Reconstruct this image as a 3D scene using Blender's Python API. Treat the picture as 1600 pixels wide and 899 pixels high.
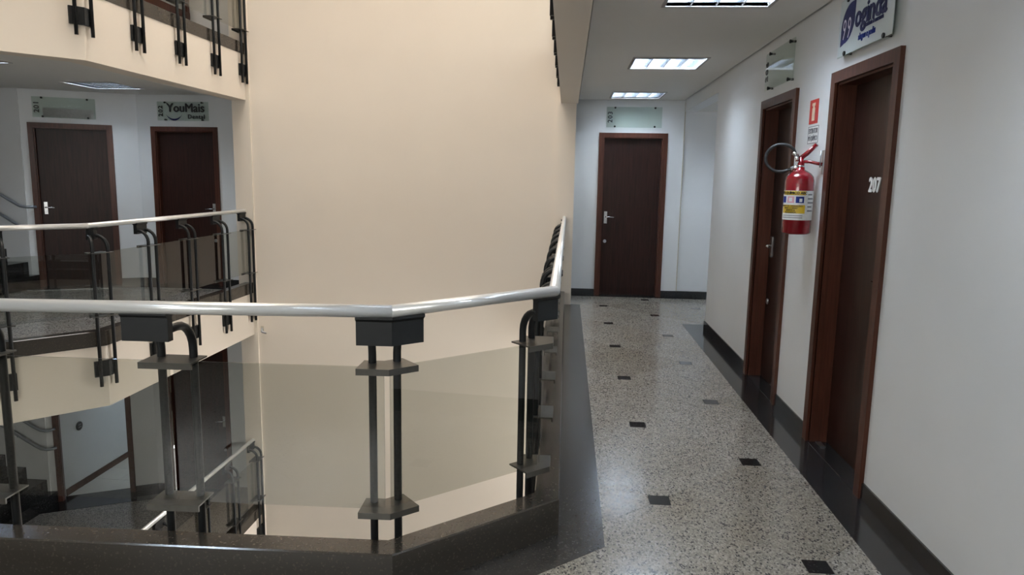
import bpy, bmesh, math, random
from mathutils import Vector, Matrix
from mathutils.geometry import tessellate_polygon
random.seed(7)
for _o in list(bpy.data.objects): bpy.data.objects.remove(_o)
SC = bpy.context.scene
COL = SC.collection

# ------------------------------------------------------------------ camera
F, YAW, PITCH, ROLL, CAMH = 1108.98, .0742, .1514, .0174, 1.5353
fw = Vector((-math.sin(YAW)*math.cos(PITCH), math.cos(YAW)*math.cos(PITCH), -math.sin(PITCH)))
rt = Vector((math.cos(YAW), math.sin(YAW), 0)); up = rt.cross(fw)
rt2 = math.cos(ROLL)*rt + math.sin(ROLL)*up; up2 = -math.sin(ROLL)*rt + math.cos(ROLL)*up
cd = bpy.data.cameras.new('camera'); cam = bpy.data.objects.new('camera', cd); COL.objects.link(cam)
cd.sensor_width = 36; cd.lens = F/1600*36; cd.clip_start = .02; cd.clip_end = 200
m = Matrix.Identity(4)
for i in range(3):
    m[i][0], m[i][1], m[i][2] = rt2[i], up2[i], -fw[i]
m[2][3] = CAMH
cam.matrix_world = m
SC.camera = cam

# ------------------------------------------------------------------ light of the place
SC.view_settings.view_transform = 'Standard'; SC.view_settings.look = 'None'
SC.view_settings.exposure = 0.0; SC.view_settings.gamma = 1.0; SC.view_settings.use_curve_mapping = False
SKY_STRENGTH = 11.6
W = bpy.data.worlds.new('overcast_sky'); SC.world = W; W.use_nodes = True
W.node_tree.nodes['Background'].inputs[0].default_value = (1.0, .985, .96, 1)
W.node_tree.nodes['Background'].inputs[1].default_value = SKY_STRENGTH
pd = bpy.data.lights.new('skylight_portal', 'AREA'); pd.shape = 'RECTANGLE'; pd.size = 4.9; pd.size_y = 6.6
pd.cycles.is_portal = True
po = bpy.data.objects.new('skylight_portal', pd); COL.objects.link(po); po.location = (-2.4, 5.6, 14.1)
TUBE_STRENGTH = 84.0
TUBE_COLOR = (.76, .88, 1.0)

# ------------------------------------------------------------------ materials
MATS = {}
def nodes(name):
    mt = bpy.data.materials.new(name); mt.use_nodes = True; nt = mt.node_tree
    b = nt.nodes['Principled BSDF']; MATS[name] = mt
    return mt, nt, b
def N(nt, t, **k):
    n = nt.nodes.new(t)
    for a, v in k.items(): setattr(n, a, v)
    return n
def pos(nt, scale=(1,1,1)):
    g = N(nt, 'ShaderNodeNewGeometry'); mp = N(nt, 'ShaderNodeMapping'); mp.inputs['Scale'].default_value = scale
    nt.links.new(g.outputs['Position'], mp.inputs['Vector']); return mp.outputs['Vector']
def ramp(nt, fac, stops, interp='LINEAR'):
    r = N(nt, 'ShaderNodeValToRGB'); cr = r.color_ramp; cr.interpolation = interp
    while len(cr.elements) > 1: cr.elements.remove(cr.elements[-1])
    cr.elements[0].position = stops[0][0]; cr.elements[0].color = (*stops[0][1], 1)
    for p, c in stops[1:]:
        e = cr.elements.new(p); e.color = (*c, 1)
    nt.links.new(fac, r.inputs['Fac']); return r.outputs['Color']
def bump(nt, b, h, strength, dist=.002):
    bn = N(nt, 'ShaderNodeBump'); bn.inputs['Strength'].default_value = strength; bn.inputs['Distance'].default_value = dist
    nt.links.new(h, bn.inputs['Height']); nt.links.new(bn.outputs['Normal'], b.inputs['Normal'])
def noise(nt, vec, scale, detail=4, rough=.55):
    n = N(nt, 'ShaderNodeTexNoise'); n.inputs['Scale'].default_value = scale
    n.inputs['Detail'].default_value = detail; n.inputs['Roughness'].default_value = rough
    nt.links.new(vec, n.inputs['Vector']); return n.outputs['Fac']

def paint(name, c, rough=.5, var=.04, spec=.4):
    mt, nt, b = nodes(name); v = pos(nt)
    f = noise(nt, v, 1.3, 5)
    col = ramp(nt, f, [(.3, tuple(x*(1-var) for x in c)), (.7, tuple(min(1, x*(1+var)) for x in c))])
    nt.links.new(col, b.inputs['Base Color']); b.inputs['Roughness'].default_value = rough
    b.inputs['Specular IOR Level'].default_value = spec
    bump(nt, b, noise(nt, v, 60, 3), .05)
    return mt
paint('cream_paint', (.80, .718, .62), .55, .015)
paint('white_paint', (.775, .785, .795), .42, .03)
paint('ceiling_paint', (.78, .77, .74), .8, .015, .2)
paint('dark_void', (.05, .05, .05), .9)
paint('tile_white', (.75, .72, .67), .2)

def plain(name, c, rough=.4, metal=0, spec=.5, coat=0):
    mt, nt, b = nodes(name); v = pos(nt)
    f = noise(nt, v, 35, 3)
    col = ramp(nt, f, [(.3, tuple(x*.93 for x in c)), (.7, tuple(min(1, x*1.07) for x in c))])
    nt.links.new(col, b.inputs['Base Color']); b.inputs['Roughness'].default_value = rough; b.inputs['Metallic'].default_value = metal
    b.inputs['Specular IOR Level'].default_value = spec; b.inputs['Coat Weight'].default_value = coat
    return mt
plain('black_steel', (.010, .011, .012), .42, 0, .35)
plain('shelf_metal', (.115, .11, .10), .33, .8, .5)
paint('handrail_enamel', (.88, .88, .87), .3, .003, .6); MATS['handrail_enamel'].node_tree.nodes['Principled BSDF'].inputs['Metallic'].default_value = .5
plain('chrome', (.70, .70, .71), .2, 1)
plain('brushed_steel', (.45, .45, .46), .35, 1)
plain('grey_tube', (.33, .36, .40), .3, .6)
plain('red_enamel', (.235, .006, .012), .22, 0, .5, .6)
plain('black_rubber', (.012, .012, .013), .5)
plain('black_letter', (.012, .012, .014), .4)
plain('navy_print', (.006, .008, .065), .5, 0, .25)
plain('blue_print', (.006, .022, .19), .5, 0, .25)
plain('white_print', (.82, .82, .82), .4)
plain('yellow_print', (.75, .50, .03), .45)
plain('red_print', (.55, .02, .015), .4)
plain('pink_print', (.75, .40, .45), .4)
plain('pale_print', (.70, .66, .68), .4)
plain('grey_print', (.20, .20, .22), .5)
plain('cream_print', (.80, .66, .50), .5)
plain('reflector', (.80, .83, .88), .16, 1)
plain('fixture_frame', (.40, .38, .37), .4, .3)
plain('caulk', (.55, .50, .40), .7)

def wood(name, c1, c2, rough, coat):
    mt, nt, b = nodes(name)
    tc = N(nt, 'ShaderNodeTexCoord'); mp = N(nt, 'ShaderNodeMapping'); mp.inputs['Scale'].default_value = (22, 22, 1.2)
    nt.links.new(tc.outputs['Object'], mp.inputs['Vector'])
    f = noise(nt, mp.outputs['Vector'], 2.2, 6, .6)
    nt.links.new(ramp(nt, f, [(.3, c1), (.72, c2)]), b.inputs['Base Color'])
    b.inputs['Roughness'].default_value = rough; b.inputs['Coat Weight'].default_value = coat; b.inputs['Coat Roughness'].default_value = .2; b.inputs['Specular IOR Level'].default_value = .24
    return mt
wood('mahogany_frame', (.042, .013, .0075), (.092, .030, .017), .38, .1)
wood('mahogany_leaf', (.013, .0045, .0035), (.034, .012, .008), .36, .0)

def granite_light(name, tile=True):
    mt, nt, b = nodes(name); v = pos(nt)
    # slightly stretched grains
    vo = N(nt, 'ShaderNodeTexVoronoi'); vo.inputs['Scale'].default_value = 125; nt.links.new(pos(nt, (1.25, .8, 1)), vo.inputs['Vector'])
    sp = N(nt, 'ShaderNodeSeparateColor'); nt.links.new(vo.outputs['Color'], sp.inputs[0])
    c = ramp(nt, sp.outputs[0], [(0, (.05, .05, .055)), (.10, (.07, .07, .072)), (.15, (.21, .20, .185)), (.5, (.275, .262, .24)), (.8, (.345, .332, .31)), (1, (.42, .41, .39))])
    f = noise(nt, v, 2.0, 3)
    mix = N(nt, 'ShaderNodeMix', data_type='RGBA', blend_type='MULTIPLY'); mix.inputs[0].default_value = 1
    t = ramp(nt, f, [(.3, (.90, .87, .82)), (.7, (1.0, 1.0, 1.0))])
    nt.links.new(c, mix.inputs[6]); nt.links.new(t, mix.inputs[7]); out = mix.outputs[2]
    if tile:
        oi = N(nt, 'ShaderNodeObjectInfo'); m2 = N(nt, 'ShaderNodeMix', data_type='RGBA', blend_type='MULTIPLY'); m2.inputs[0].default_value = 1
        nt.links.new(out, m2.inputs[6]); nt.links.new(ramp(nt, oi.outputs['Random'], [(0, (.80, .76, .69)), (.5, (.92, .89, .84)), (1, (.98, .97, .96))]), m2.inputs[7]); out = m2.outputs[2]
    nt.links.new(out, b.inputs['Base Color']); 
    b.inputs['Specular IOR Level'].default_value = .4
    r = ramp(nt, noise(nt, v, 5, 4), [(.3, (.15,)*3), (.7, (.24,)*3)])
    nt.links.new(r, b.inputs['Roughness'])
    return mt
granite_light('granite_floor'); granite_light('granite_plain', False)
def granite_dark(name, c, c2, rough):
    mt, nt, b = nodes(name); v = pos(nt)
    vo = N(nt, 'ShaderNodeTexVoronoi'); vo.inputs['Scale'].default_value = 160; nt.links.new(v, vo.inputs['Vector'])
    sp = N(nt, 'ShaderNodeSeparateColor'); nt.links.new(vo.outputs['Color'], sp.inputs[0])
    nt.links.new(ramp(nt, sp.outputs[0], [(0, c), (.86, c), (.95, c2), (1, tuple(x*1.25 for x in c2))]), b.inputs['Base Color'])
    b.inputs['Roughness'].default_value = rough
    return mt
granite_dark('granite_black', (.018, .018, .019), (.035, .034, .032), .12)
granite_dark('granite_band', (.036, .032, .028), (.046, .042, .036), .2)
granite_dark('granite_brown', (.040, .034, .028), (.058, .047, .036), .17)

def thin_glass(name, tint, ior=1.5, rough=.0):
    mt = bpy.data.materials.new(name); mt.use_nodes = True; nt = mt.node_tree; MATS[name] = mt
    nt.nodes.remove(nt.nodes['Principled BSDF']); out = nt.nodes['Material Output']
    tr = N(nt, 'ShaderNodeBsdfTransparent'); v = pos(nt)
    nt.links.new(ramp(nt, noise(nt, v, 1.5, 2), [(.3, tuple(x*.985 for x in tint)), (.7, tint)]), tr.inputs['Color'])
    gl = N(nt, 'ShaderNodeBsdfGlossy'); gl.inputs['Roughness'].default_value = rough; gl.inputs['Color'].default_value = (1, 1, 1, 1)
    fr = N(nt, 'ShaderNodeFresnel'); fr.inputs['IOR'].default_value = ior
    mx = N(nt, 'ShaderNodeMixShader')
    ge = N(nt, 'ShaderNodeNewGeometry'); mu = N(nt, 'ShaderNodeMath', operation='SUBTRACT'); mu.use_clamp = True
    m2 = N(nt, 'ShaderNodeMath', operation='MULTIPLY'); mu.inputs[0].default_value = 1
    nt.links.new(ge.outputs['Backfacing'], mu.inputs[1]); nt.links.new(fr.outputs[0], m2.inputs[0]); nt.links.new(mu.outputs[0], m2.inputs[1])
    nt.links.new(m2.outputs[0], mx.inputs[0]); nt.links.new(tr.outputs[0], mx.inputs[1]); nt.links.new(gl.outputs[0], mx.inputs[2])
    nt.links.new(mx.outputs[0], out.inputs['Surface'])
    return mt
thin_glass('smoked_glass', (.825, .835, .815), 1.58)
thin_glass('sign_glass', (.88, .915, .89), 1.4)
thin_glass('clear_glass', (.95, .96, .95), 1.45)
mt, nt, b = nodes('frosted_film'); b.inputs['Base Color'].default_value = (.66, .72, .72, 1); b.inputs['Roughness'].default_value = .25
mt, nt, b = nodes('lamp_tube'); b.inputs['Base Color'].default_value = (.9, .9, .9, 1)
b.inputs['Emission Color'].default_value = (*TUBE_COLOR, 1); b.inputs['Emission Strength'].default_value = TUBE_STRENGTH

# ------------------------------------------------------------------ mesh helpers
class MB:
    def __init__(s): s.v = []; s.f = []; s.smooth = set()
    def face(s, pts):
        n = len(s.v); s.v += [tuple(p) for p in pts]; s.f.append(tuple(range(n, n+len(pts))))
    def box(s, x0, x1, y0, y1, z0, z1):
        n = len(s.v)
        s.v += [(x, y, z) for z in (z0, z1) for x, y in ((x0,y0),(x1,y0),(x1,y1),(x0,y1))]
        s.f += [tuple(n+i for i in q) for q in ((3,2,1,0),(4,5,6,7),(0,1,5,4),(1,2,6,5),(2,3,7,6),(3,0,4,7))]
        return s
    def prism(s, poly, z0, z1):
        n = len(s.v); k = len(poly)
        a = sum(poly[i][0]*poly[(i+1)%k][1]-poly[(i+1)%k][0]*poly[i][1] for i in range(k))
        if a < 0: poly = poly[::-1]
        s.v += [(x, y, z0) for x, y in poly] + [(x, y, z1) for x, y in poly]
        s.f.append(tuple(n+i for i in range(k))[::-1]); s.f.append(tuple(n+k+i for i in range(k)))
        for i in range(k):
            j = (i+1) % k; s.f.append((n+i, n+j, n+k+j, n+k+i))
        return s
    def tube(s, pts, r, seg=10, caps=True, radii=None):
        pts = [Vector(p) for p in pts]; n0 = len(s.v); K = len(pts); ref = None; T = []
        for i in range(K):
            a = pts[max(i-1,0)]; c = pts[min(i+1,K-1)]; T.append((c-a).normalized())
        u = T[0].orthogonal().normalized()
        for i in range(K):
            u = (u - T[i]*u.dot(T[i])).normalized(); w = T[i].cross(u)
            k = 1.0
            if 0 < i < K-1:
                d1 = (pts[i]-pts[i-1]).normalized(); d2 = (pts[i+1]-pts[i]).normalized()
                k = 1/max(.5, math.sqrt(max(0, (1+d1.dot(d2))/2)))
                bis = (d2-d1)
            rr = radii[i] if radii else r
            for q in range(seg):
                t = 2*math.pi*q/seg; off = u*math.cos(t)*rr + w*math.sin(t)*rr
                if k > 1.001 and bis.length > 1e-6:
                    bb = bis.normalized(); off += bb*off.dot(bb)*(k-1)
                s.v.append(tuple(pts[i]+off))
        for i in range(K-1):
            for q in range(seg):
                a = n0+i*seg+q; b_ = n0+i*seg+(q+1) % seg
                s.smooth.add(len(s.f)); s.f.append((a, b_, b_+seg, a+seg))
        if caps:
            s.f.append(tuple(n0+q for q in range(seg))[::-1]); s.f.append(tuple(n0+(K-1)*seg+q for q in range(seg)))
        return s
    def lathe(s, prof, seg=24, c=(0,0,0)):
        n0 = len(s.v); K = len(prof)
        for r, z in prof:
            for q in range(seg):
                t = 2*math.pi*q/seg; s.v.append((c[0]+r*math.cos(t), c[1]+r*math.sin(t), c[2]+z))
        for i in range(K-1):
            for q in range(seg):
                a = n0+i*seg+q; b_ = n0+i*seg+(q+1) % seg
                s.smooth.add(len(s.f)); s.f.append((a, b_, b_+seg, a+seg))
        s.f.append(tuple(n0+q for q in range(seg))[::-1]); s.f.append(tuple(n0+(K-1)*seg+q for q in range(seg)))
        return s
    def sweep(s, path, prof, z=0):
        """path: 2-D polyline; prof: closed loop of (offset to the left of travel, z)"""
        n0 = len(s.v); K = len(path); M = len(prof)
        P = [Vector(p) for p in path]
        for i in range(K):
            if i == 0: d = (P[1]-P[0]).normalized(); nrm = Vector((-d.y, d.x))
            elif i == K-1: d = (P[-1]-P[-2]).normalized(); nrm = Vector((-d.y, d.x))
            else:
                a = (P[i]-P[i-1]).normalized(); c = (P[i+1]-P[i]).normalized()
                na = Vector((-a.y, a.x)); nc = Vector((-c.y, c.x)); nrm = (na+nc).normalized(); nrm = nrm/nrm.dot(na)
            for o, zz in prof: s.v.append((P[i].x+nrm.x*o, P[i].y+nrm.y*o, z+zz))
        for i in range(K-1):
            for j in range(M):
                k = (j+1) % M; s.f.append((n0+i*M+j, n0+i*M+k, n0+(i+1)*M+k, n0+(i+1)*M+j))
        s.f.append(tuple(n0+j for j in range(M))); s.f.append(tuple(n0+(K-1)*M+j for j in range(M))[::-1])
        return s
    def slab(s, outer, hole, z0, z1):
        tri = tessellate_polygon([[Vector((x,y,0)) for x,y in outer], [Vector((x,y,0)) for x,y in hole]])
        pts = list(outer)+list(hole); n = len(s.v); k = len(pts)
        s.v += [(x,y,z0) for x,y in pts]+[(x,y,z1) for x,y in pts]
        for t in tri:
            s.f.append(tuple(n+i for i in t)); s.f.append(tuple(n+k+i for i in t)[::-1])
        for base, L in ((0, len(outer)), (len(outer), len(hole))):
            for i in range(L):
                a = base+i; b_ = base+(i+1) % L; s.f.append((n+a, n+b_, n+k+b_, n+k+a))
        return s
    def add(s, other, M):
        n = len(s.v)
        s.v += [tuple(M @ Vector(p)) for p in other.v]
        for i, f in enumerate(other.f):
            if i in other.smooth: s.smooth.add(len(s.f))
            s.f.append(tuple(n+j for j in f))
        return s
    def mesh(s, name, mat, bevel=0):
        me = bpy.data.meshes.new(name); me.from_pydata(s.v, [], s.f)
        bm = bmesh.new(); bm.from_mesh(me)
        for i, f in enumerate(bm.faces): f.smooth = i in s.smooth
        bmesh.ops.recalc_face_normals(bm, faces=bm.faces)
        if bevel:
            bmesh.ops.remove_doubles(bm, verts=bm.verts, dist=1e-6)
            es = [e for e in bm.edges if len(e.link_faces) == 2 and e.calc_face_angle(0) > .6]
            bmesh.ops.bevel(bm, geom=es, offset=bevel, segments=2, affect='EDGES', clamp_overlap=True)
        bm.to_mesh(me); bm.free(); me.materials.append(MATS[mat]); return me
    def build(s, name, mat, parent=None, bevel=0):
        return link(name, s.mesh(name, mat, bevel), parent)
def link(name, me, parent=None):
    o = bpy.data.objects.new(name, me); COL.objects.link(o)
    if parent: o.parent = parent
    return o
def tag(o, label, cat=None, group=None, kind=None):
    o['label'] = label
    if cat: o['category'] = cat
    if group: o['group'] = group
    if kind: o['kind'] = kind
    return o
def struct(o, label, cat): return tag(o, label, cat, None, 'structure')
def empty(name, loc, ang=0, parent=None):
    o = bpy.data.objects.new(name, None); COL.objects.link(o); o.location = loc; o.rotation_euler = (0, 0, ang); o.empty_display_size = .1
    if parent: o.parent = parent
    return o
def copy_tree(o, parent=None):
    c = o.copy(); COL.objects.link(c); c.parent = parent
    for ch in list(o.children): copy_tree(ch, c)
    return c
def text_mb(txt, size, bold=0.0, depth=.0015, align='CENTER', width=1.0, space=1.0):
    cu = bpy.data.curves.new('t', 'FONT'); cu.body = txt; cu.size = size; cu.extrude = depth; cu.space_character = space
    cu.align_x = align; cu.align_y = 'CENTER'; cu.resolution_u = 3
    ob = bpy.data.objects.new('t', cu); COL.objects.link(ob)
    dg = bpy.context.evaluated_depsgraph_get(); me = bpy.data.meshes.new_from_object(ob.evaluated_get(dg))
    mb = MB()
    for kz, (kx, ky) in enumerate(((0, 0), (1, 0), (-1, 0), (0, .7), (0, -.7)) if bold else ((0, 0),)):
        n_ = len(mb.v); mb.v += [(v.co.x*width+kx*bold, v.co.y+ky*bold, v.co.z+kz*.00025) for v in me.vertices]
        mb.f += [tuple(n_+i for i in p.vertices) for p in me.polygons]
    bpy.data.objects.remove(ob); bpy.data.curves.remove(cu); bpy.data.meshes.remove(me)
    return mb
def upright(x, y, z, rot=0):   # text plane (x right, y up, facing -y)
    return Matrix.Translation((x, y, z)) @ Matrix.Rotation(math.pi/2, 4, 'X') @ Matrix.Rotation(rot, 4, 'Z')

# ------------------------------------------------------------------ plan
XR, YEND, YOPEN, ZC = 1.5, 9.58, 7.53, 2.58
YB = 8.79
H3, H1 = 2.965, -3.05
EDGE = [(-.10, 8.79), (-.10, 2.969), (-.641, 2.489), (-4.35, 2.395), (-4.95, 2.95), (-4.95, 4.75), (-4.0, 5.80), (-4.0, 8.79)]  # atrium edge, travelled clockwise: walkway on the left
OUT = [(-9.6, -2.3), (3.4, -2.3), (3.4, 11.2), (-9.6, 11.2)]
def offset_path(path, o):
    mb = MB(); mb.sweep(path, [(o, 0), (o, 1), (o+.1, 0)]); return [mb.v[i*3][:2] for i in range(len(path))]
def area2(p): return sum(p[i][0]*p[(i+1) % len(p)][1]-p[(i+1) % len(p)][0]*p[i][1] for i in range(len(p)))
# walkway side is left of travel going right-back -> front -> left-back?  (right side travels -Y: left is +X)  yes
HOLE = [(x, y) for x, y in EDGE]
D201 = Vector((1.2, .59)).normalized(); A201 = math.atan2(D201.y, D201.x)
C201 = Vector((-7.08, 8.845)); E201 = Vector((-5.85, 9.45))

# ---- floors
def make_floor(name, z, label):
    hl_ = offset_path(EDGE, .05); hl_ = [(hl_[0][0], 8.9)]+hl_[1:-1]+[(hl_[-1][0], 8.9)]
    o = MB().slab(OUT, hl_, z-.12, z-.012).build(name, 'granite_plain')
    return struct(o, label, 'floor')
floor = make_floor('floor', 0, 'grey speckled granite floor with small black square insets')
f1 = make_floor('floor_lower', H1+.012, 'grey granite floor one storey down beyond the stairwell glass')
f3 = make_floor('floor_upper', H3, 'floor slab of the storey above')
struct(MB().box(-9.6, 3.4, -2.3, 11.2, -6.4, -6.25).build('floor_ground', 'granite_plain'), 'ground floor at the bottom of the open well', 'floor')

def clip_rect(poly, x0, x1, y0, y1):
    for ax, lim, sg in ((0, x0, 1), (0, x1, -1), (1, y0, 1), (1, y1, -1)):
        outp = []
        for i in range(len(poly)):
            a, b_ = poly[i-1], poly[i]; da = (a[ax]-lim)*sg; db = (b_[ax]-lim)*sg
            if da*db < 0:
                t = da/(da-db); outp.append(tuple(a[k]+(b_[k]-a[k])*t for k in (0, 1)))
            if db >= 0: outp.append(b_)
        poly = outp
        if len(poly) < 3: return []
    return poly
def clip_half(poly, px, py, nx, ny):
    outp = []
    for i in range(len(poly)):
        a, b_ = poly[i-1], poly[i]; da = (a[0]-px)*nx+(a[1]-py)*ny; db = (b_[0]-px)*nx+(b_[1]-py)*ny
        if da*db < 0:
            t = da/(da-db); outp.append(tuple(a[k]+(b_[k]-a[k])*t for k in (0, 1)))
        if db >= 0: outp.append(b_)
    return outp if len(outp) > 2 else []
def off_well(poly):
    """pieces of a tile that stay on the walkway, outside the kerb"""
    lim = offset_path(EDGE, .15); pieces = []
    for a, b_ in zip(lim[:3], lim[1:4]):
        dx, dy = b_[0]-a[0], b_[1]-a[1]; l = math.hypot(dx, dy); nx, ny = -dy/l, dx/l
        p = clip_half(poly, a[0], a[1], nx, ny)
        if p: pieces.append(p)
        poly = clip_half(poly, a[0], a[1], -nx, -ny)
        if not poly: break
    return pieces
HX, HY, IN = .567, .5435, .049; X0, Y0 = .492, 3.312     # inset lattice
for i in range(-5, 7):
    for j in range(-6, 14):
        cx, cy = X0+i*HX, Y0+j*HY
        if cx < -2.6 or cx > 3.6 or (cx > 2.3 and cy < 6.8) or (cx < -.8 and cy > 3.4): continue
        if (i+j) % 2 == 0:
            p = clip_rect([(cx-IN, cy-IN), (cx+IN, cy-IN), (cx+IN, cy+IN), (cx-IN, cy+IN)], -2.6, 3.2, .6, YEND)
            if p and not (1.52 < cx and cy < YOPEN) and cy > 1.2 and cx > -1.5 and len(off_well(p)) == 1 and not (cx < .1 and cy > 2.3): MB().prism(p, -.012, .0004).build('inset_tile', 'granite_black', floor)
        else:
            g = .0015; w, h = HX-g, HY-g; k = IN+.0015
            a_, b_ = k*w/HX, k
            oct_ = [(w-k, -k), (w-k, k), (k, h-k), (-k, h-k), (-w+k, k), (-w+k, -k), (-k, -h+k), (k, -h+k)]
            p = clip_rect([(cx+x, cy+y) for x, y in oct_], -2.6, 3.2, .6, YEND)
            ps_ = off_well(p) if p else []
            if ps_:
                mb = MB()
                for q in ps_: mb.prism(q, -.012, 0)
                mb.build('tile', 'granite_floor', floor)
# black border strips lying in the floor
def trim(idx, mb, mat, label, cat='trim', bevel=0):
    return struct(mb.build('trim_%d' % idx, mat, None, bevel), label, cat)
trim(1, MB().sweep(EDGE, [(.09, -.01), (.09, .0016), (.303, .0016), (.303, -.01)]), 'granite_band', 'black granite floor band running along the foot of the railing kerb', 'floor band')
trim(2, MB().prism([(1.295, -2.3), (XR+.16, -2.3), (XR+.16, YOPEN+.21), (1.295, YOPEN+.21)], -.01, .0017), 'granite_black', 'black granite floor band along the white wall with the doors', 'floor band')
trim(3, MB().box(.1, 3.2, YEND-.12, YEND+.02, -.01, .0015), 'granite_black', 'black granite floor band below door 203', 'floor band')

# ---- kerbs, edge beams, ceilings for each storey
KERB = [(-.006, .029), (-.006, .16), (-.001, .165), (.100, .165), (.105, .160), (.105, -.001), (.06, -.001), (.06, .029)]
BEAM = [(0, -.517), (0, .029), (.05, .029), (.05, -.014), (.205, -.014), (.205, -.517)]
for z, t, who in ((0, 4, 'around the open well on this storey'), (H3, 6, 'on the storey above'), (H1+.012, 8, 'on the storey below')):
    trim(t, MB().sweep(EDGE, KERB, z), 'granite_brown', 'polished dark granite kerb '+who, 'kerb')
    trim(t+1, MB().sweep(EDGE, BEAM, z), 'cream_paint', 'cream slab edge beam '+who, 'beam')
LIGHTS = [(.855, 4.22, ZC), (.855, 6.63, ZC), (.825, 9.03, ZC), (-5.66, 8.50, ZC), (-5.78, 6.50, ZC), (.855, 1.80, ZC), (-2.6, .9, ZC), (.855, -.7, ZC), (2.45, 8.6, 2.44), (-5.9, 10.6, H1+2.40), (-5.66, 8.3, H1+ZC-.02), (-5.78, 6.2, H1+ZC-.02)]  # side passage and lower room lights are added to brighten those spaces
for nm, z, lb in (('ceiling', ZC, 'grey-white plaster ceiling with recessed lights'), ('ceiling_lower', H1+ZC-.02, 'plaster ceiling of the storey below'), ('ceiling_upper', H3+ZC, 'plaster ceiling of the storey above')):
    hole = offset_path(EDGE, .225)
    # open well reaches the back wall: ceiling is a ring cut at Y 8.6
    ring = [(XR-.022, -2.28), (XR-.022, YEND-.022), (.125, YEND-.022), (.125, 8.6)] + [(hole[1][0], hole[1][1])] + hole[2:-1] + [(-4.225, 8.6), (-4.225, 9.425), (-5.845, 9.425), (-7.065, 8.82), (-9.58, 8.82), (-9.58, -2.28)]
    loops = [ring]+[[(x-.3, y-.3), (x+.3, y-.3), (x+.3, y+.3), (x-.3, y+.3)] for (x, y, zz) in LIGHTS if abs(zz-z) < .01]
    me = MB(); tri = tessellate_polygon([[Vector((x, y, 0)) for x, y in lp] for lp in loops])
    pts = [p for lp in loops for p in lp]
    n = len(pts); me.v = [(x, y, z) for x, y in pts]+[(x, y, z+.04) for x, y in pts]
    me.f = [tuple(t) for t in tri]+[tuple(i+n for i in t)[::-1] for t in tri]; b0 = 0
    for lp in loops:
        k = len(lp); me.f += [(b0+i, b0+(i+1) % k, b0+(i+1) % k+n, b0+i+n) for i in range(k)]; b0 += k
    struct(me.build(nm, 'ceiling_paint'), lb, 'ceiling')
struct(MB().slab([(XR+.15, YOPEN+.15), (3.3, YOPEN+.15), (3.3, YEND), (XR+.15, YEND)], [(2.15, 8.3), (2.75, 8.3), (2.75, 8.9), (2.15, 8.9)], 2.44, 2.48).build('ceiling_passage', 'ceiling_paint'), 'low plaster ceiling of the side passage', 'ceiling')
ROOF = H3+2.98
SHAFT = 14.0  # top of an unseen shaft added to even out the skylight on the cream wall
struct(MB().sweep([(-.1, 8.79), (-.1, 2.4), (-4.9, 2.4), (-4.9, 8.79)], [(0, ROOF), (0, SHAFT), (.15, SHAFT), (.15, ROOF)]).build('wall_added_shaft', 'cream_paint'), 'cream walls of the added, unseen skylight shaft above the well', 'wall')
struct(MB().slab(OUT, [(-.1, 8.79), (-.1, 2.4), (-4.9, 2.4), (-4.9, 8.79)], ROOF, ROOF+.25).build('ceiling_roof', 'ceiling_paint'), 'roof slab around the skylight opening', 'roof')

# ---- walls
def wall(name, origin, ang, length, z0, z1, th, openings, mat, label, extra=None):
    o = MB(); x = 0
    for a, b_, zt in sorted(openings):
        o.box(x, a, 0, th, z0, z1); o.box(a, b_, 0, th, zt, z1); x = b_
    o.box(x, length, 0, th, z0, z1)
    w = o.build(name, mat); w.location = (origin[0], origin[1], 0); w.rotation_euler = (0, 0, ang)
    return struct(w, label, 'wall')
ZB, ZT = -6.3, ROOF
# right wall, seen from the corridor: local x runs towards the camera (-Y), local y into the wall (+X)
R = -math.pi/2
D207, D206 = (3.44, 4.29), (4.92, 5.77)      # outer edges of the door frames (Y)
L = lambda y: YOPEN-y
CAS = .045
wall('wall_right', (XR, YOPEN), R, YOPEN+2.3, -.2, H3-.2, .15, [(L(D206[1])+CAS, L(D206[0])-CAS, 2.16-CAS), (L(D207[1])+CAS, L(D207[0])-CAS, 2.16-CAS)], 'white_paint', 'long white corridor wall with two dark doors and the fire extinguisher')
wall('wall_right_lower', (XR, YOPEN), R, YOPEN+2.3, ZB, -.2, .15, [], 'white_paint', 'white corridor wall of the storey below')
wall('wall_right_upper', (XR, YOPEN), R, YOPEN+2.3, H3-.2, ZT, .15, [], 'white_paint', 'white corridor wall of the storey above')
trim(10, MB().box(XR, XR+.15, YOPEN-.001, YEND+.02, 2.44, H3-.2), 'white_paint', 'white lintel over the side passage opening', 'lintel')
wall('wall_passage_near', (3.3, YOPEN+.15), math.pi, 1.8-.15, -.2, 2.5, .15, [], 'white_paint', 'white return wall of the side passage')
wall('wall_passage_side', (3.25, YEND+.1), R, 2.2, -.2, 2.5, .1, [], 'white_paint', 'white wall closing the side passage')
# end wall with door 203
D203 = (.402, 1.293)
wall('wall_end', (.05, YEND), 0, 1.45, -.2, H3-.2, .15, [(D203[0]-.05+CAS, D203[1]-.05-CAS, 2.16-CAS)], 'white_paint', 'white end wall with door 203')
wall('wall_end_passage', (XR, YEND+.025), 0, 1.85, -.2, 2.7, .15, [], 'white_paint', 'pale bluish wall at the far side of the passage opening')
trim(11, MB().box(XR-.004, XR+.006, YEND-.006, YEND+.03, .08, 2.56), 'caulk', 'yellowed joint line in the corner right of door 203', 'joint')
wall('wall_end_lower', (.05, YEND), 0, 1.6, ZB, -.2, .15, [], 'white_paint', 'white end wall of the storey below')
wall('wall_end_upper', (.05, YEND), 0, 1.6, H3-.2, ZT, .15, [], 'white_paint', 'white end wall of the storey above')
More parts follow.
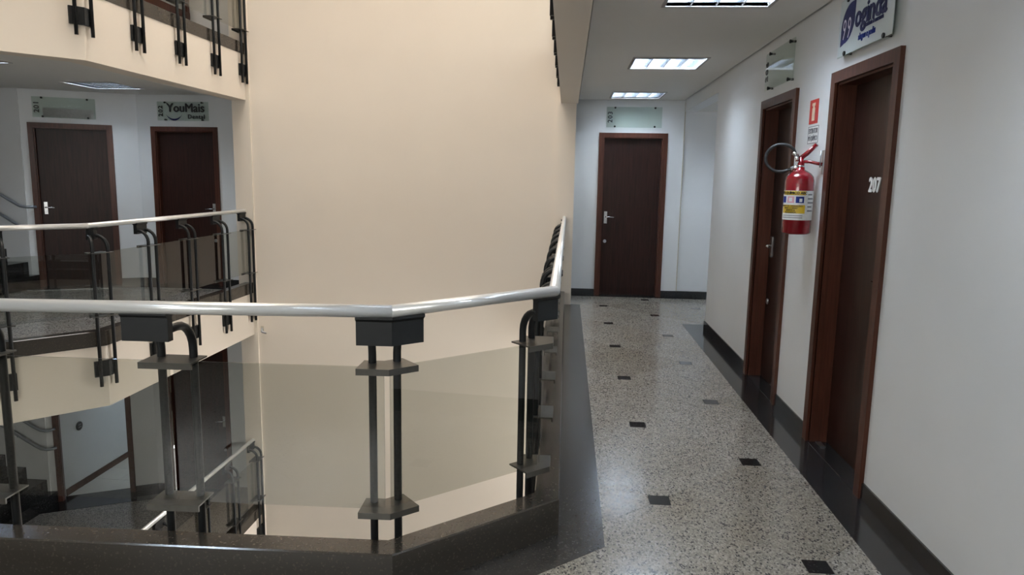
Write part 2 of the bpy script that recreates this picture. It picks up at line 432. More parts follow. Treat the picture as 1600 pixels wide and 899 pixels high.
# tall cream wall of the open well with its two flat piers
struct(MB().box(-5.0, .08, YB, YB+.12, ROOF, 14.0).box(-4.17, .08, YB, YB+.12, ZB, ROOF).build('wall_back', 'cream_paint'), 'tall plain cream wall closing the open well', 'wall')  # upper box closes the added shaft above the roof
trim(12, MB().box(-.135, .085, YB-.03, YEND+.1, ZB, ZT), 'cream_paint', 'narrow cream pier where the near corridor railing ends', 'pier')
trim(13, MB().box(-4.18, -3.955, YB-.03, 9.5, ZB, ZT), 'cream_paint', 'narrow cream pier where the far left railing ends', 'pier')
# left: wall of doors 201 / 202 for the three storeys
D202 = (-5.655, -4.72)
L201 = (E201-C201).length
d201a, d201b = (Vector((-6.99, 8.89))-C201).length, (Vector((-6.12, 9.317))-C201).length
for sfx, z0, z1, zf in (('', -.2, H3-.2, 0), ('_lower', ZB, -.2, H1), ('_upper', H3-.2, ZT, H3)):
    who = {'': '', '_lower': ' of the storey below', '_upper': ' of the storey above'}[sfx]
    if sfx == '_upper': o1 = o2 = []
    else:
        o1 = [(d201a+CAS, d201b-CAS, zf+2.16-CAS)]; o2 = [(D202[0]+5.9+CAS, D202[1]+5.9-CAS, zf+2.16-CAS)]
    def wall2(name, origin, ang, length, z0, z1, th, ops, mat, label):
        o = MB(); x = 0
        for a, b_, zt in ops:
            o.box(x, a, 0, th, z0, z1); o.box(a, b_, 0, th, zt, z1); o.box(a, b_, 0, th, z0, zf-.02); x = b_
        o.box(x, length, 0, th, z0, z1)
        w = o.build(name, mat); w.location = (origin[0], origin[1], 0); w.rotation_euler = (0, 0, ang)
        return struct(w, label, 'wall')
    wall2('wall_angled'+sfx, C201, A201, L201, z0, z1, .15, o1, 'white_paint', 'angled white wall across the well beside the stairs'+who)
    wall2('wall_far_left'+sfx, (-5.9, 9.45), 0, 1.75, z0, z1, .15, o2, 'white_paint', 'white wall across the well at the end of the left walkway'+who)
struct(MB().box(-9.6, -7.06, 8.845, 8.97, ZB, ZT).build('wall_stair', 'white_paint'), 'white wall beside the stairs', 'wall')
struct(MB().box(-9.75, -9.6, -2.3, 11.2, ZB, ZT).build('wall_left', 'white_paint'), 'white outer wall on the left', 'wall')
wf = MB(); zs = [ZB]
WIN = (-4.2, -.9, 1.25, 2.4)  # unseen windows added behind the viewer to light the cream wall evenly
for zf in (H1, 0, H3): zs += [zf+WIN[2], zf+WIN[3]]
zs.append(ZT)
wf.box(-9.75, WIN[0], -2.45, -2.3, ZB, ZT).box(WIN[1], 1.65, -2.45, -2.3, ZB, ZT)
for a, b_ in zip(zs[0::2], zs[1::2]): wf.box(WIN[0], WIN[1], -2.45, -2.3, a, b_)
struct(wf.build('wall_front', 'white_paint'), 'white wall behind the viewer with added daylight openings on each storey', 'wall')
for i, zf in enumerate((H1, 0, H3)):
    w = struct(empty('window_%d' % (i+1), (WIN[0], -2.4, zf+WIN[2])), 'wide added daylight opening behind the viewer on the '+('storey below', 'same storey', 'storey above')[i], 'window')
    ww, wh = WIN[1]-WIN[0], WIN[3]-WIN[2]
    MB().box(0, ww, -.03, .03, 0, .05).box(0, ww, -.03, .03, wh-.05, wh).build('window_frame', 'grey_tube', w)
    for k in range(4):
        x = (ww-.05)*k/3; MB().box(x, x+.05, -.03, .03, .05, wh-.05).build('mullion', 'grey_tube', w)
        if k < 3: MB().box(x+.05, (ww-.05)*(k+1)/3, -.003, .003, .05, wh-.05).build('pane', 'clear_glass', w)
    pw = bpy.data.lights.new('window_portal', 'AREA'); pw.shape = 'RECTANGLE'; pw.size = ww; pw.size_y = wh; pw.cycles.is_portal = True
    pw_o = bpy.data.objects.new('window_portal', pw); COL.objects.link(pw_o); pw_o.location = (WIN[0]+ww/2, -2.5, zf+WIN[2]+wh/2); pw_o.rotation_euler = (math.pi/2, 0, 0)

# ---- baseboards (black granite)
BB = .085
struct(MB().box(XR-.012, XR+.02, D207[1], D206[0], 0, BB).box(XR-.012, XR+.02, D206[1], YOPEN, 0, BB).box(XR-.012, XR+.02, -2.3, D207[0], 0, BB).box(XR-.012, XR+.16, YOPEN-.01, YOPEN+.012, 0, BB).build('baseboard_right', 'granite_black', None, .003), 'black granite skirting along the right wall', 'skirting')
struct(MB().box(.09, D203[0], YEND-.014, YEND, 0, BB).box(D203[1], 3.2, YEND-.014, YEND+.02, 0, BB).build('baseboard_end', 'granite_black', None, .003), 'black granite skirting beside door 203', 'skirting')
for zf, nm in ((0, 'baseboard_left'), (H1, 'baseboard_left_lower')):
    mb = MB().box(-5.86, D202[0], 9.436, 9.46, zf, zf+BB).box(D202[1], -4.18, 9.436, 9.46, zf, zf+BB)
    bb = MB().box(d201b, L201, -.014, .01, zf, zf+BB)
    mb.add(bb, Matrix.Translation((C201.x, C201.y, 0)) @ Matrix.Rotation(A201, 4, 'Z'))
    struct(mb.build(nm, 'granite_black'), 'black skirting across the well '+('beside doors 201 and 202' if zf == 0 else 'on the storey below'), 'skirting')

# ------------------------------------------------------------------ doors
def lever(parent, x, y, z, sgn, mat='chrome', long_plate=False):
    h = MB()
    if long_plate: h.box(x-.02, x+.02, y-.008, y, z-.09, z+.07)
    else: h.add(MB().lathe([(.026, 0), (.026, .006), (.02, .009)], 16), Matrix.Translation((x, y, z)) @ Matrix.Rotation(math.pi/2, 4, 'X'))
    h.tube([(x, y, z), (x, y-.04, z), (x+sgn*.015, y-.05, z), (x+sgn*.11, y-.05, z-.004)], .0085, 8)
    return h.build('door_handle', mat, parent)
def make_door(name, origin, ang, z, width, label, handle='left', leaf_y=.095, leaf=True, lock_z=.62):
    r = empty(name, (origin[0], origin[1], z), ang); struct(r, label, 'door')
    fr = .062
    for nm, bx in (('jamb', (0, fr)), ('jamb', (width-fr, width))):
        mb = MB().box(bx[0], bx[1], -.022, 0.001, 0, 2.16)                       # casing
        a, b_ = (bx[0]+CAS-.012, bx[1]) if bx[0] == 0 else (bx[0], bx[1]-CAS+.012)
        mb.box(a, b_, -.006, .15, 0, 2.13)
        s_ = (bx[1], bx[1]+.012) if bx[0] == 0 else (bx[0]-.012, bx[0])
        mb.box(s_[0], s_[1], -.001, leaf_y-.002, 0, 2.1)                         # rebate stop
        mb.build(nm, 'mahogany_frame', r)
    MB().box(fr, width-fr, -.022, .001, 2.16-fr, 2.16).box(fr, width-fr, -.006, .15, 2.098, 2.13).box(fr, width-fr, -.001, leaf_y-.002, 2.086, 2.1).build('head', 'mahogany_frame', r)
    MB().box(fr, width-fr, -.012, .15, -.012, .004).build('threshold', 'granite_black', r)
    if leaf:
        lf = MB().box(fr+.003, width-fr-.003, leaf_y, leaf_y+.035, .002, 2.097).build('leaf', 'mahogany_leaf', r)
        hx = fr+.062 if handle == 'left' else width-fr-.062
        lever(lf, hx, leaf_y, 1.06, 1 if handle == 'left' else -1, 'chrome', True)
        MB().add(MB().lathe([(.023, 0), (.023, .006), (.015, .012)], 14), Matrix.Translation((hx, leaf_y, lock_z)) @ Matrix.Rotation(math.pi/2, 4, 'X')).build('deadbolt', 'brushed_steel', lf)
    return r
d3 = make_door('door_3', (D203[0], YEND), 0, 0, D203[1]-D203[0], 'closed dark mahogany door at the end of the corridor, below sign 203', 'left', .06, True, .73)
d7 = make_door('door_7', (XR, D207[1]), R, 0, D207[1]-D207[0], 'nearest mahogany door on the right wall, numbered 207', 'right', .10)
d6 = make_door('door_6', (XR, D206[1]), R, 0, D206[1]-D206[0], 'mahogany door on the right wall behind the fire extinguisher', 'left', .10)
d2 = make_door('door_2', (D202[0], 9.45), 0, 0, D202[1]-D202[0], 'mahogany door across the well below the dental sign', 'right', .06)
o1 = C201 + D201*d201a
d1 = make_door('door_1', o1, A201, 0, d201b-d201a, 'mahogany door across the well beside the stairs, below sign 201', 'left', .06, True, .80)
d4 = make_door('door_4', (D202[0], 9.45), 0, H1, D202[1]-D202[0], 'closed mahogany door on the storey below seen through the smoked glass', 'right', .06)
d5 = make_door('door_5', o1, A201, H1, d201b-d201a, 'open mahogany doorway on the storey below showing a pale tiled room', 'left', .06, False)
# number on the leaf of the nearest door
t = text_mb('207', .105, .0045, .0015, 'CENTER', .82, 1.1)
MB().add(t, upright(D207[1]-3.873, .098, 1.535)).build('number', 'white_print', d7)['label'] = 'white numerals 207 on the door'
# metal floor stop plate by the nearest door
MB().box(.09, .17, .03, .06, .004, .012).build('floor_bolt_plate', 'brushed_steel', d7)

# room behind the open doorway, one storey down
Mroom = Matrix.Translation((C201.x, C201.y, H1)) @ Matrix.Rotation(A201, 4, 'Z')
def inroom(mb): return MB().add(mb, Mroom)
struct(MB().box(-7.0, -4.3, 9.62, 11.9, H1-.03, H1+.003).prism([(-7.0, 9.05), (-5.8, 9.62), (-7.0, 9.62)], H1-.03, H1+.003).build('floor_room', 'tile_white'), 'pale tiled floor inside the open room below', 'floor')
fr_ = bpy.data.objects['floor_room']
tl = MB().box(0, .395, 0, .395, 0, .006).mesh('tile', 'tile_white')
for i in range(4):
    for j in range(6):
        o = link('tile', tl, fr_); o.location = (-6.99+i*.4, 9.66+j*.4, H1+.002)
struct(MB().box(-7.12, -7.0, 9.03, 11.9, H1, H1+2.5).box(-7.0, -4.2, 11.8, 11.9, H1, H1+2.5).box(-4.3, -4.2, 9.62, 11.9, H1, H1+2.5).build('wall_room', 'white_paint'), 'white walls inside the open room below', 'wall')
struct(MB().box(-7.0, -6.985, 9.06, 11.8, H1+.004, H1+.10).build('baseboard_room', 'mahogany_frame'), 'dark skirting inside the open room below', 'skirting')
struct(MB().box(-7.0, -4.3, 9.0, 11.9, H1+2.5, H1+2.55).build('ceiling_room', 'ceiling_paint'), 'ceiling of the open room below', 'ceiling')
trim(14, MB().prism([(-7.0, 8.5), (-5.75, 9.12), (-4.2, 9.12), (-4.2, 9.44), (-5.85, 9.44), (-7.06, 8.84)], H1-.01, H1+.004), 'granite_black', 'black granite floor band before the doors one storey down', 'floor band')
trim(15, MB().prism([(-6.97, 8.62), (-5.80, 9.20), (-4.2, 9.20), (-4.2, 9.44), (-5.85, 9.44), (-6.99, 8.88)], -.012, .002), 'granite_black', 'black granite floor band before doors 201 and 202', 'floor band')
rs = empty('round_plaque', (0, 0, 0)); rs.location = (-6.998, 9.42, H1+.92); rs.rotation_euler = (0, math.pi/2, 0)
MB().lathe([(.065, 0), (.065, .012), (.05, .016)], 20).build('disc', 'black_rubber', rs)
MB().box(-.03, -.012, -.03, .03, .015, .018).box(.006, .024, -.03, .03, .015, .018).build('mark', 'grey_print', rs)
tag(rs, 'small dark round plaque inside the open doorway one storey down', 'plaque')

# ------------------------------------------------------------------ stairs with double handrails
def make_stairs(zf, label, lab2):
    s = struct(empty('stairs', (-7.0, 8.0, zf)), label, 'stairs')
    xs = [-6.985, -7.11]+[-7.11-.29*k for k in range(1, 8)]
    for k, x in enumerate(xs):
        x1 = x+.012
        mb = MB().box(-9.5+7, x1+7, -1.2, .842, k*.17, (k+1)*.17) if k else MB().prism([(-2.5, -1.2), (x1+7, -1.2), (x1+7, .868), (-.08, .842), (-2.5, .842)], 0, .17)
        mb.build('step', 'granite_black', s, .003)
    h = struct(empty('trim_rail', (-7.0, 8.8, zf)), lab2, 'handrail'); h.name = 'stair_handrail'; h['kind'] = 'structure'
    del h['kind']; h['category'] = 'handrail'
    for dz in (1.07, .80):
        pts = [(.05, .075, dz), (.03, .02, dz), (-.02, -.012, dz), (-.10, -.015, dz+.01), (-.18, -.015, dz+.05)]
        pts += [(-.18-q, -.015, dz+.05+q*.586) for q in (.3, .8, 1.4, 1.9)]
        MB().tube(pts, .019, 10).build('rail', 'grey_tube', h)
    for q in (.25, 1.2):
        for dz in (1.07, .80):
            MB().tube([(-.18-q, .045, dz+.02+q*.586), (-.18-q, -.015, dz+.02+q*.586), (-.18-q, -.015, dz+.045+q*.586)], .007, 6).build('rail_bracket', 'grey_tube', h)
make_stairs(0, 'dark granite stairs rising to the left beside door 201', 'double grey tube handrail on the wall beside door 201')
make_stairs(H1, 'dark granite stairs on the storey below, left of the open doorway', 'double grey tube handrail on the storey below beside the open doorway')

# ------------------------------------------------------------------ railings
def seg_frames(path):
    out = []
    for a, b_ in zip(path[:-1], path[1:]):
        a, b_ = Vector(a), Vector(b_); d = (b_-a).normalized(); out.append((a, b_, d, Vector((-d.y, d.x))))   # normal points to the walkway
    return out
ARC = [math.radians(a) for a in range(0, 91, 15)]
def add_bar(mb, base, nrm, D, zt, zend, r=.0155):
    """base: 2-D foot point; nrm: 2-D unit vector towards the walkway; D: reach back to the handrail"""
    Rr = min(.105, D-.005); rp = base+nrm*D
    pts = [(rp.x, rp.y, zt)]
    c = base+nrm*Rr
    for a in ARC:
        q = c-nrm*(Rr*math.sin(a)); pts.append((q.x, q.y, zt-Rr+Rr*math.cos(a)))
    for zz in (.3, zend): pts.append((base.x, base.y, zz))
    mb.tube(pts, r, 8)
def make_post(rail, k, s, path, rpath_off, zend=-.325, D=.115, half=.062, corner=False):
    """k: segment index, s: distance along segment (corner: vertex at start of segment k)"""
    fr = seg_frames(path); OUTW = .036
    bars = MB()
    def at(seg, t, off):
        a, b_, d, n = fr[seg]; return a+d*t+n*off
    if corner:
        half = .062; a0, b0, dd0, n0 = fr[k-1]; L0 = (b0-a0).length
        legs = [(k-1, L0-half), (k, half)]
    else: legs = [(k, s-half), (k, s+half)]
    for sg, t in legs:
        add_bar(bars, at(sg, t, -OUTW), fr[sg][3], D+OUTW, .992, zend)
    post = bars.build('post', 'black_steel', rail)
    if corner: sub = lambda ext, off: offset_path([tuple(at(k-1, L0-ext, 0)), tuple(fr[k][0]), tuple(at(k, ext, 0))], 0)
    else: sub = lambda ext, off: [tuple(at(k, s-ext, 0)), tuple(at(k, s+ext, 0))]
    e = .074 if corner else .083
    MB().sweep(sub(e, 0), [(D-.016, .958), (D-.016, 1.042), (D-.026, 1.052), (D-.026, 1.062), (D+.026, 1.062), (D+.026, 1.052), (D+.016, 1.042), (D+.016, .958)]).build('rail_bracket', 'black_steel', post)
    for z in (.852, .302):
        MB().sweep(sub(.1, 0), [(.06, z-.024), (.06, z), (-.065, z), (-.065, z-.006), (.052, z-.006), (.052, z-.024)]).build('clamp_shelf', 'shelf_metal', post)
    MB().sweep(sub(.105 if corner else .085, 0), [(-.001, -.24), (-.001, -.10), (-.024, -.10), (-.024, -.24)]).build('fixing_plate', 'black_steel', post)
    return post
def point_frac(path, k, t):
    fr = seg_frames(path)[k]; return fr[0]+fr[2]*t
def glass_panel(rail, A, B, z0=.298, z1=.848):
    A, B = Vector(A), Vector(B); d = (B-A).normalized(); A2, B2 = A+d*.008, B-d*.008
    MB().sweep([tuple(A2), tuple(B2)], [(.006, z0), (.006, z1), (.014, z1), (.014, z0)]).build('glass_panel', 'smoked_glass', rail)
def make_railing(name, z, spec, hr, label, D=.08, hz=1.08):
    """spec: list of ('c', vertex index) or ('s', segment, distance)"""
    r = empty(name, (0, 0, z)); tag(r, label, 'railing')
    fr = seg_frames(EDGE); spots = []
    for sp in spec:
        DD = sp[-1] if isinstance(sp[-1], float) and len(sp) > (2 if sp[0] == 'c' else 3) else D
        if sp[0] == 'c': make_post(r, sp[1], 0, EDGE, None, D=DD, corner=True); spots.append((sp[1]-.0, Vector(EDGE[sp[1]])))
        elif sp[0] == 'e': spots.append((0, Vector(sp[1])))
        else: make_post(r, sp[1], sp[2], EDGE, None, D=DD); spots.append((sp[1], point_frac(EDGE, sp[1], sp[2])))
    for (a, A), (b_, B) in zip(spots[:-1], spots[1:]):
        glass_panel(r, A, B)
    for A, B in zip(hr[:-1], hr[1:]):
        pass
    # handrail: one tube per straight length, mitred at the corners
    P = [Vector((x, y, hz)) for x, y in hr]
    whole = MB().tube(P, .0225, 20)
    for i in range(len(P)-1):
        mb = MB(); n = 20
        mb.v = whole.v[i*n:(i+2)*n]; mb.f = []
        for q in range(n):
            mb.smooth.add(len(mb.f)); mb.f.append((q, (q+1) % n, n+(q+1) % n, n+q))
        mb.f.append(tuple(range(n))); mb.f.append(tuple(range(n, 2*n)))
        mb.build('handrail', 'handrail_enamel', r)
    return r
def ylen(y): return 8.79-y
right_posts = [('s', 0, ylen(2.969+.715*k), .065) for k in range(8, 0, -1)]
Lf = (Vector(EDGE[3])-Vector(EDGE[2])).length
front = [('s', 2, .805+.752*k, .155+.012*k) for k in range(0, 4)]
make_railing('railing', 0, [('e', (-.1, 8.78))]+right_posts+[('c', 1, .06), ('c', 2, .125)]+front,
             [(-.022, 8.79), (-.04, 2.912), (-.587, 2.354), (-1.92, 2.252), (-4.0, 2.19)], 'nearest railing with white handrail and smoked glass along this corridor')
left_posts = [('s', 6, y-5.80) for y in (6.53, 7.265, 8.0, 8.68)]
hl = lambda: [(-4.99, 4.80), (-4.075, 5.772), (-4.075, 8.79)]
L5 = (Vector(EDGE[6])-Vector(EDGE[5])).length
make_railing('railing', 0, [('s', 5, L5-.75), ('c', 6)]+left_posts+[('e', (-4.0, 8.78))], hl(), 'railing across the well on this storey, in front of doors 201 and 202', .075)
make_railing('railing', H3, [('s', 5, L5-.75), ('c', 6)]+left_posts+[('e', (-4.0, 8.78))], hl(), 'railing of the storey above at top left', .075)
make_railing('railing', H3, [('e', (-.1, 8.78))]+right_posts, [(-.025, 8.79), (-.035, 2.917)], 'railing of the storey above whose feet show along the corridor beam')
make_railing('railing', H1+.012, [('s', 5, L5-.75), ('c', 6)]+left_posts+[('e', (-4.0, 8.78))], hl(), 'railing of the storey below seen through the near smoked glass', .075)

# wooden glazed partition on the storey above
pt = empty('glazed_partition', (-4.95, 8.0, H3)); tag(pt, 'red-brown wooden glazed partition on the storey above at top left', 'partition')
MB().box(-.03, .03, -1.4, 1.25, .30, .62).build('bottom_board', 'mahogany_frame', pt)
for y in (-1.4, -.5, .2, .42, 1.19):
    MB().box(-.025, .025, y, y+.06, .62, 2.2).build('mullion', 'mahogany_frame', pt)
for a, b_ in ((-1.34, -.5), (-.44, .2), (.26, .42), (.48, 1.19)):
    MB().box(-.004, .004, a, b_, .62, 2.2).build('pane', 'clear_glass', pt)
MB().box(-.03, .03, -1.4, 1.25, 2.2, 2.26).build('top_rail', 'mahogany_frame', pt)
for y in (-1.4, 1.19): MB().box(-.025, .025, y, y+.06, 0, .30).build('leg', 'mahogany_frame', pt)

# small pipe stub on the cream wall
ps = empty('pipe_stub', (-3.905, YB, -.50)); tag(ps, 'small metal pipe stub low on the cream wall beside the left pier', 'pipe')
MB().tube([(0, -.005, .06), (0, -.02, .055), (0, -.03, .03), (0, -.03, .02), (.06, -.03, .0)], .012, 8).build('tube', 'brushed_steel', ps)
MB().box(-.02, .02, -.006, 0, .03, .09).build('wall_flange', 'caulk', ps)

# ------------------------------------------------------------------ recessed ceiling lights
def make_light():
    r = empty('ceiling_light', (0, 0, 0)); S = .30; d = .10
    MB().box(-S-.022, S+.022, -S-.022, -S, -.006, .01).box(-S-.022, S+.022, S, S+.022, -.006, .01).box(-S-.022, -S, -S, S, -.006, .01).box(S, S+.022, -S, S, -.006, .01).build('frame', 'fixture_frame', r)
    hb = MB()
    hb.face([(-S,-S,d),(S,-S,d),(S,S,d),(-S,S,d)])
    for q in (((-S,-S),(S,-S)),((S,-S),(S,S)),((S,S),(-S,S)),((-S,S),(-S,-S))):
        hb.face([(*q[0],0),(*q[1],0),(*q[1],d),(*q[0],d)])
    hb.build('reflector_housing', 'reflector', r)
    for i in range(4):
        x = -S+.075+.15*i
        MB().tube([(x, -S+.02, .076), (x, S-.02, .076)], .013, 8).build('tube', 'lamp_tube', r)
    for i in range(1, 4):       # V-shaped lengthwise reflectors between the tubes
        x = -S+.15*i
        MB().sweep([(x, -S), (x, S)], [(-.004, .0), (-.03, .07), (.03, .07), (.004, .0)]).build('lengthwise_reflector', 'reflector', r)
    for j in range(1, 7):
        y = -S+.6/7*j
        MB().box(-S, S, y-.0015, y+.0015, .0, .045).build('cross_louvre', 'reflector', r)
    return r
L0 = make_light()
LG = 'recessed square louvre lights'
LIGHT_LABELS = [
    'recessed louvre light nearest in the corridor ceiling, cut by the top edge',
    'recessed louvre light across the well near doors 201 and 202',
    'recessed louvre light at the left edge of the picture across the well',
    'recessed louvre light above the viewer',
    'recessed louvre light left of the viewer',
    'recessed louvre light behind the viewer',
    'added recessed louvre light in the side passage',
    'added square louvre light inside the open room one storey down',
    'recessed louvre light on the storey below near the open doorway',
    'recessed louvre light on the storey below beside the stairs']
spots = list(zip(LIGHTS, LIGHT_LABELS))
for i, (p, lb) in enumerate(spots):
    o = L0 if i == 0 else copy_tree(L0)
    o.location = p; tag(o, lb, 'light', LG)

# ------------------------------------------------------------------ glass name signs
def make_sign(origin, ang, w, h, label, number, numrot=True, frosted=False):
    """origin: lower left corner on the wall face; local x right, -y out of the wall"""
    r = empty('door_sign', origin, ang); tag(r, label, 'sign', 'glass name signs over the doors')
    MB().box(0, w, -.034, -.028, 0, h).build('glass_plate', 'sign_glass', r)
    for x in (.11, w-.09):
        for z in (.012, h-.012):
            MB().add(MB().lathe([(.008, 0), (.008, .034), (.013, .035), (.013, .042), (.009, .044)], 12), Matrix.Translation((x, 0, z)) @ Matrix.Rotation(math.pi/2, 4, 'X')).build('standoff', 'black_steel', r)
    if number:
        MB().add(text_mb(number, .082, .003, .0015, 'CENTER', 1.0, 1.25), upright(.05, -.036, h/2, math.pi/2)).build('number', 'black_letter', r)
    return r
make_sign((.487, YEND, 2.228), 0, .715, .262, 'bare glass sign lettered 203 over the end door', '203')
s2 = make_sign((-5.535, 9.45, 2.238), 0, .715, .25, 'glass sign of a dental practice over door 202', '202')
MB().add(text_mb('YouMais', .160, .005, .001, 'CENTER', .95), upright(.40, -.037, .165)).build('lettering', 'black_letter', s2)
MB().add(text_mb('Dental', .078, .003, .001, 'CENTER', 1.0, 1.15), upright(.545, -.037, .052)).build('lettering', 'black_letter', s2)
sm = MB()
for i in range(12):
    def pt_(t, w_): a = math.radians(215+110*t); return (.235+.155*math.cos(a)*.9, -.037, .165+.14*math.sin(a)-w_)
    t0, t1 = i/12, (i+1)/12; w0, w1 = .026*math.sin(math.pi*t0), .026*math.sin(math.pi*t1)
    sm.face([pt_(t0, 0), pt_(t1, 0), pt_(t1, w1), pt_(t0, w0)])
sm.build('smile_mark', 'navy_print', s2)
q = o1 + D201*.075
s1 = make_sign((q.x, q.y, 2.225), A201, .715, .262, 'glass sign lettered 201 with a blank pale strip over the door beside the stairs', '201')
MB().box(.11, .69, -.028, -.0265, .012, .12).build('pale_strip', 'pale_print', s1)
make_sign((XR, 5.66, 2.222), R, .68, .27, 'glass sign lettered 206 over the door behind the extinguisher', '206')
s7 = make_sign((XR, 4.19, 2.222), R, .68, .30, 'pale glass sign with a navy logo over door 207', None)
MB().box(.004, .676, -.0352, -.0342, .004, .296).build('film_backing', 'frosted_film', s7)
lf = []
for i in range(13): a = math.radians(180-90*i/12); lf.append((.17+.13*math.cos(a), .135+.13*math.sin(a)))
leaf = [(.04, .055)]+lf+[(.215, .265), (.215, .19)]+[(.085+.13*math.cos(math.radians(a)), .19+.125*math.sin(math.radians(a))) for a in range(0, -91, -10)]
em = MB(); n = len(leaf); em.v = [(x, -.0355, z) for x, z in leaf]+[(x, -.0375, z) for x, z in leaf]
em.f = [tuple(range(n)), tuple(range(n, 2*n))[::-1]]+[(i, (i+1) % n, n+(i+1) % n, n+i) for i in range(n)]
emb = em.build('leaf_emblem', 'navy_print', s7)
for cx in (.088, .152):
    ring = MB()
    for i in range(16):
        a0, a1 = 2*math.pi*i/16, 2*math.pi*(i+1)/16
        ring.face([(cx+.021*math.cos(a0), -.0382, .16+.03*math.sin(a0)), (cx+.021*math.cos(a1), -.0382, .16+.03*math.sin(a1)), (cx+.011*math.cos(a1), -.0382, .16+.017*math.sin(a1)), (cx+.011*math.cos(a0), -.0382, .16+.017*math.sin(a0))])
    ring.face([(cx+.004, -.0382, .135), (cx+.017, -.0382, .14), (cx-.006, -.0382, .085), (cx-.016, -.0382, .09)])
    ring.build('ring_mark', 'pale_print', emb)
MB().add(text_mb('oginda', .155, .006, .001, 'LEFT', .92), upright(.225, -.037, .168)).build('lettering', 'navy_print', s7)
MB().add(text_mb('consultoria & assessoria', .036, .0006, .001, 'LEFT', .66), upright(.34, -.037, .108)).build('lettering', 'navy_print', s7)
MB().add(text_mb('alugou e pediu', .048, .0016, .001, 'LEFT', .72), upright(.285, -.037, .062)).build('lettering', 'blue_print', s7)

# ------------------------------------------------------------------ fire extinguisher and its notices
EY = 4.57
sg = empty('extinguisher_sign', (XR, 4.675, 1.905), R); tag(sg, 'small red fire extinguisher pictogram on the white wall', 'sign')
MB().box(0, .15, -.003, 0, 0, .145).build('plate', 'red_print', sg)
MB().box(.05, .10, -.0045, -.003, .018, .095).box(.06, .09, -.0045, -.003, .095, .108).box(.045, .10, -.0045, -.003, .108, .125).build('pictogram', 'cream_print', sg)
sn = empty('notice', (XR, 4.675, 1.785), R); tag(sn, 'small white lettered notice above the fire extinguisher', 'sign')
MB().box(0, .185, -.002, 0, 0, .105).build('sheet', 'white_print', sn)
MB().box(0, .185, -.003, -.002, 0, .004).box(0, .185, -.003, -.002, .101, .105).box(0, .004, -.003, -.002, .004, .101).box(.181, .185, -.003, -.002, .004, .101).build('border', 'grey_print', sn)
MB().add(text_mb('EXTINTOR', .043, .0005, .0005, 'CENTER', .75), upright(.0925, -.003, .075)).build('lettering', 'grey_print', sn)
MB().add(text_mb('PÓ QUÍMICO', .04, .0005, .0005, 'CENTER', .68), upright(.0925, -.003, .03)).build('lettering', 'grey_print', sn)

ex = empty('fire_extinguisher', (XR-.105, EY-.13, 1.235), R); tag(ex, 'red fire extinguisher with black hose hung on the white wall', 'extinguisher')
RC = .083
MB().lathe([(.055, 0), (.075, .004), (RC, .012), (RC, .325), (.078, .345), (.062, .365), (.035, .382), (.024, .388), (.024, .40)], 32).build('cylinder', 'red_enamel', ex)
def arc_band(r, a0, a1, z0, z1, n=14):
    mb = MB()
    for i in range(n):
        t0 = math.radians(a0+(a1-a0)*i/n); t1 = math.radians(a0+(a1-a0)*(i+1)/n); mb.smooth.add(len(mb.f))
        mb.face([(r*math.cos(t0), r*math.sin(t0), z0), (r*math.cos(t1), r*math.sin(t1), z0), (r*math.cos(t1), r*math.sin(t1), z1), (r*math.cos(t0), r*math.sin(t0), z1)])
    return mb
# local -y faces the corridor; the camera sees it from -y/+x (near) side
VA = math.degrees(math.atan2(-.29, .957))     # direction of the viewer in local frame
lb = arc_band(RC+.0006, VA-120, VA+110, .088, .262, 40).build('paper_label', 'white_print', ex)
arc_band(RC+.0012, VA-75, VA+28, .236, .260).build('yellow_heading', 'yellow_print', lb)
arc_band(RC+.0012, VA-75, VA+28, .128, .178).build('yellow_panel', 'yellow_print', lb)
arc_band(RC+.0012, VA-10, VA+22, .190, .228).build('blue_symbol', 'blue_print', lb)
arc_band(RC+.0012, VA-46, VA-16, .190, .228).build('pink_symbol', 'pink_print', lb)
arc_band(RC+.0012, VA-80, VA-54, .190, .228).build('blue_symbol', 'blue_print', lb)
arc_band(RC+.0018, VA+4, VA+15, .196, .216, 3).build('symbol_mark', 'white_print', lb)
arc_band(RC+.0018, VA-38, VA-24, .198, .220, 3).build('symbol_mark', 'white_print', lb)
def wrap_text(txt, size, a_c, zc, r, mat, width=1, bold=.001):
    t = text_mb(txt, size, bold, .0002, 'CENTER', width); mb = MB()
    for x, y, z in t.v:
        a = math.radians(a_c)+x/r; mb.v.append(((r+z)*math.cos(a), (r+z)*math.sin(a), zc+y))
    mb.f = t.f; return mb.build('lettering', mat, lb)
wrap_text('PÓ QUÍMICO ABC', .021, VA-22, .248, RC+.002, 'black_letter', .95)
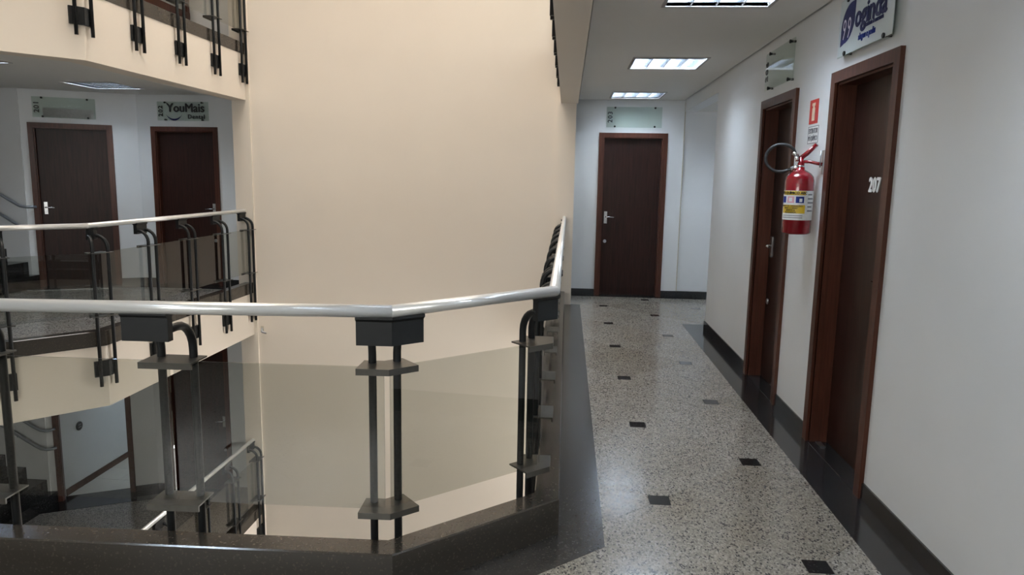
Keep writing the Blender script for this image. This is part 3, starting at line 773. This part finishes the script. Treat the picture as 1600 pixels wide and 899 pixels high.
for i, tx in enumerate(('MODO DE OPERAÇÃO', 'PUXE O PINO', 'APERTE A', 'ALAVANCA')):
    wrap_text(tx, .0125, VA-30, .171-.0125*i, RC+.002, 'black_letter', 1.1, .0004)
for i in range(5): arc_band(RC+.0012, VA+38, VA+(62+8*((i*7) % 3)), .236-.024*i, .244-.024*i, 4).build('print_line', 'grey_print', lb)
for i in range(2): arc_band(RC+.0012, VA-70, VA+20, .112-.012*i, .116-.012*i, 10).build('print_line', 'grey_print', lb)
MB().lathe([(.020, 0), (.020, .03), (.015, .035), (.015, .065)], 14, (0, 0, .398)).build('valve', 'red_enamel', ex)
MB().lathe([(.022, 0), (.022, .01)], 14, (0, 0, .402)).build('collar', 'chrome', ex)
ux, uy = .62, .78
MB().tube([(0, 0, .458), (.03*ux, .03*uy, .482), (.085*ux, .085*uy, .535)], .011, 8, True, [.015, .015, .012]).build('squeeze_lever', 'red_enamel', ex)
MB().tube([(-.01, 0, .435), (.05*ux, .05*uy, .434), (.125*ux, .125*uy, .418)], .010, 8).build('carry_handle', 'red_enamel', ex)
MB().add(MB().lathe([(.016, 0), (.016, .016), (.012, .018)], 14), Matrix.Translation((.0, -.018, .45)) @ Matrix.Rotation(math.pi/2, 4, 'X')).build('gauge', 'chrome', ex)
hx, hy = -.30, -.954
hose = [(0, 0, .452), (.03*hx, .03*hy, .470)]
for i in range(17):
    a = math.radians(140-275*i/16); q = .115+.088*math.cos(a); hose.append((q*hx, q*hy, .455+.082*math.sin(a)))
hose += [(.075*hx, .075*hy, .385), (.03*hx, .03*hy, .395)]
MB().tube(hose, .0095, 8).build('hose', 'black_rubber', ex)
MB().tube([(.055*hx, .055*hy, .39), (.0, .0, .408)], .013, 10).build('hose_clip', 'chrome', ex)
MB().tube([(.02*hx, .02*hy, .468), (.05*hx, .05*hy, .488)], .012, 10).build('hose_ferrule', 'chrome', ex)
MB().tube([(.078, .085, .40), (.078, .085, .50)], .004, 6).tube([(.078, .085, .418), (.078, .103, .418)], .004, 6).box(.065, .09, .098, .104, .36, .50).build('wall_hook', 'brushed_steel', ex)
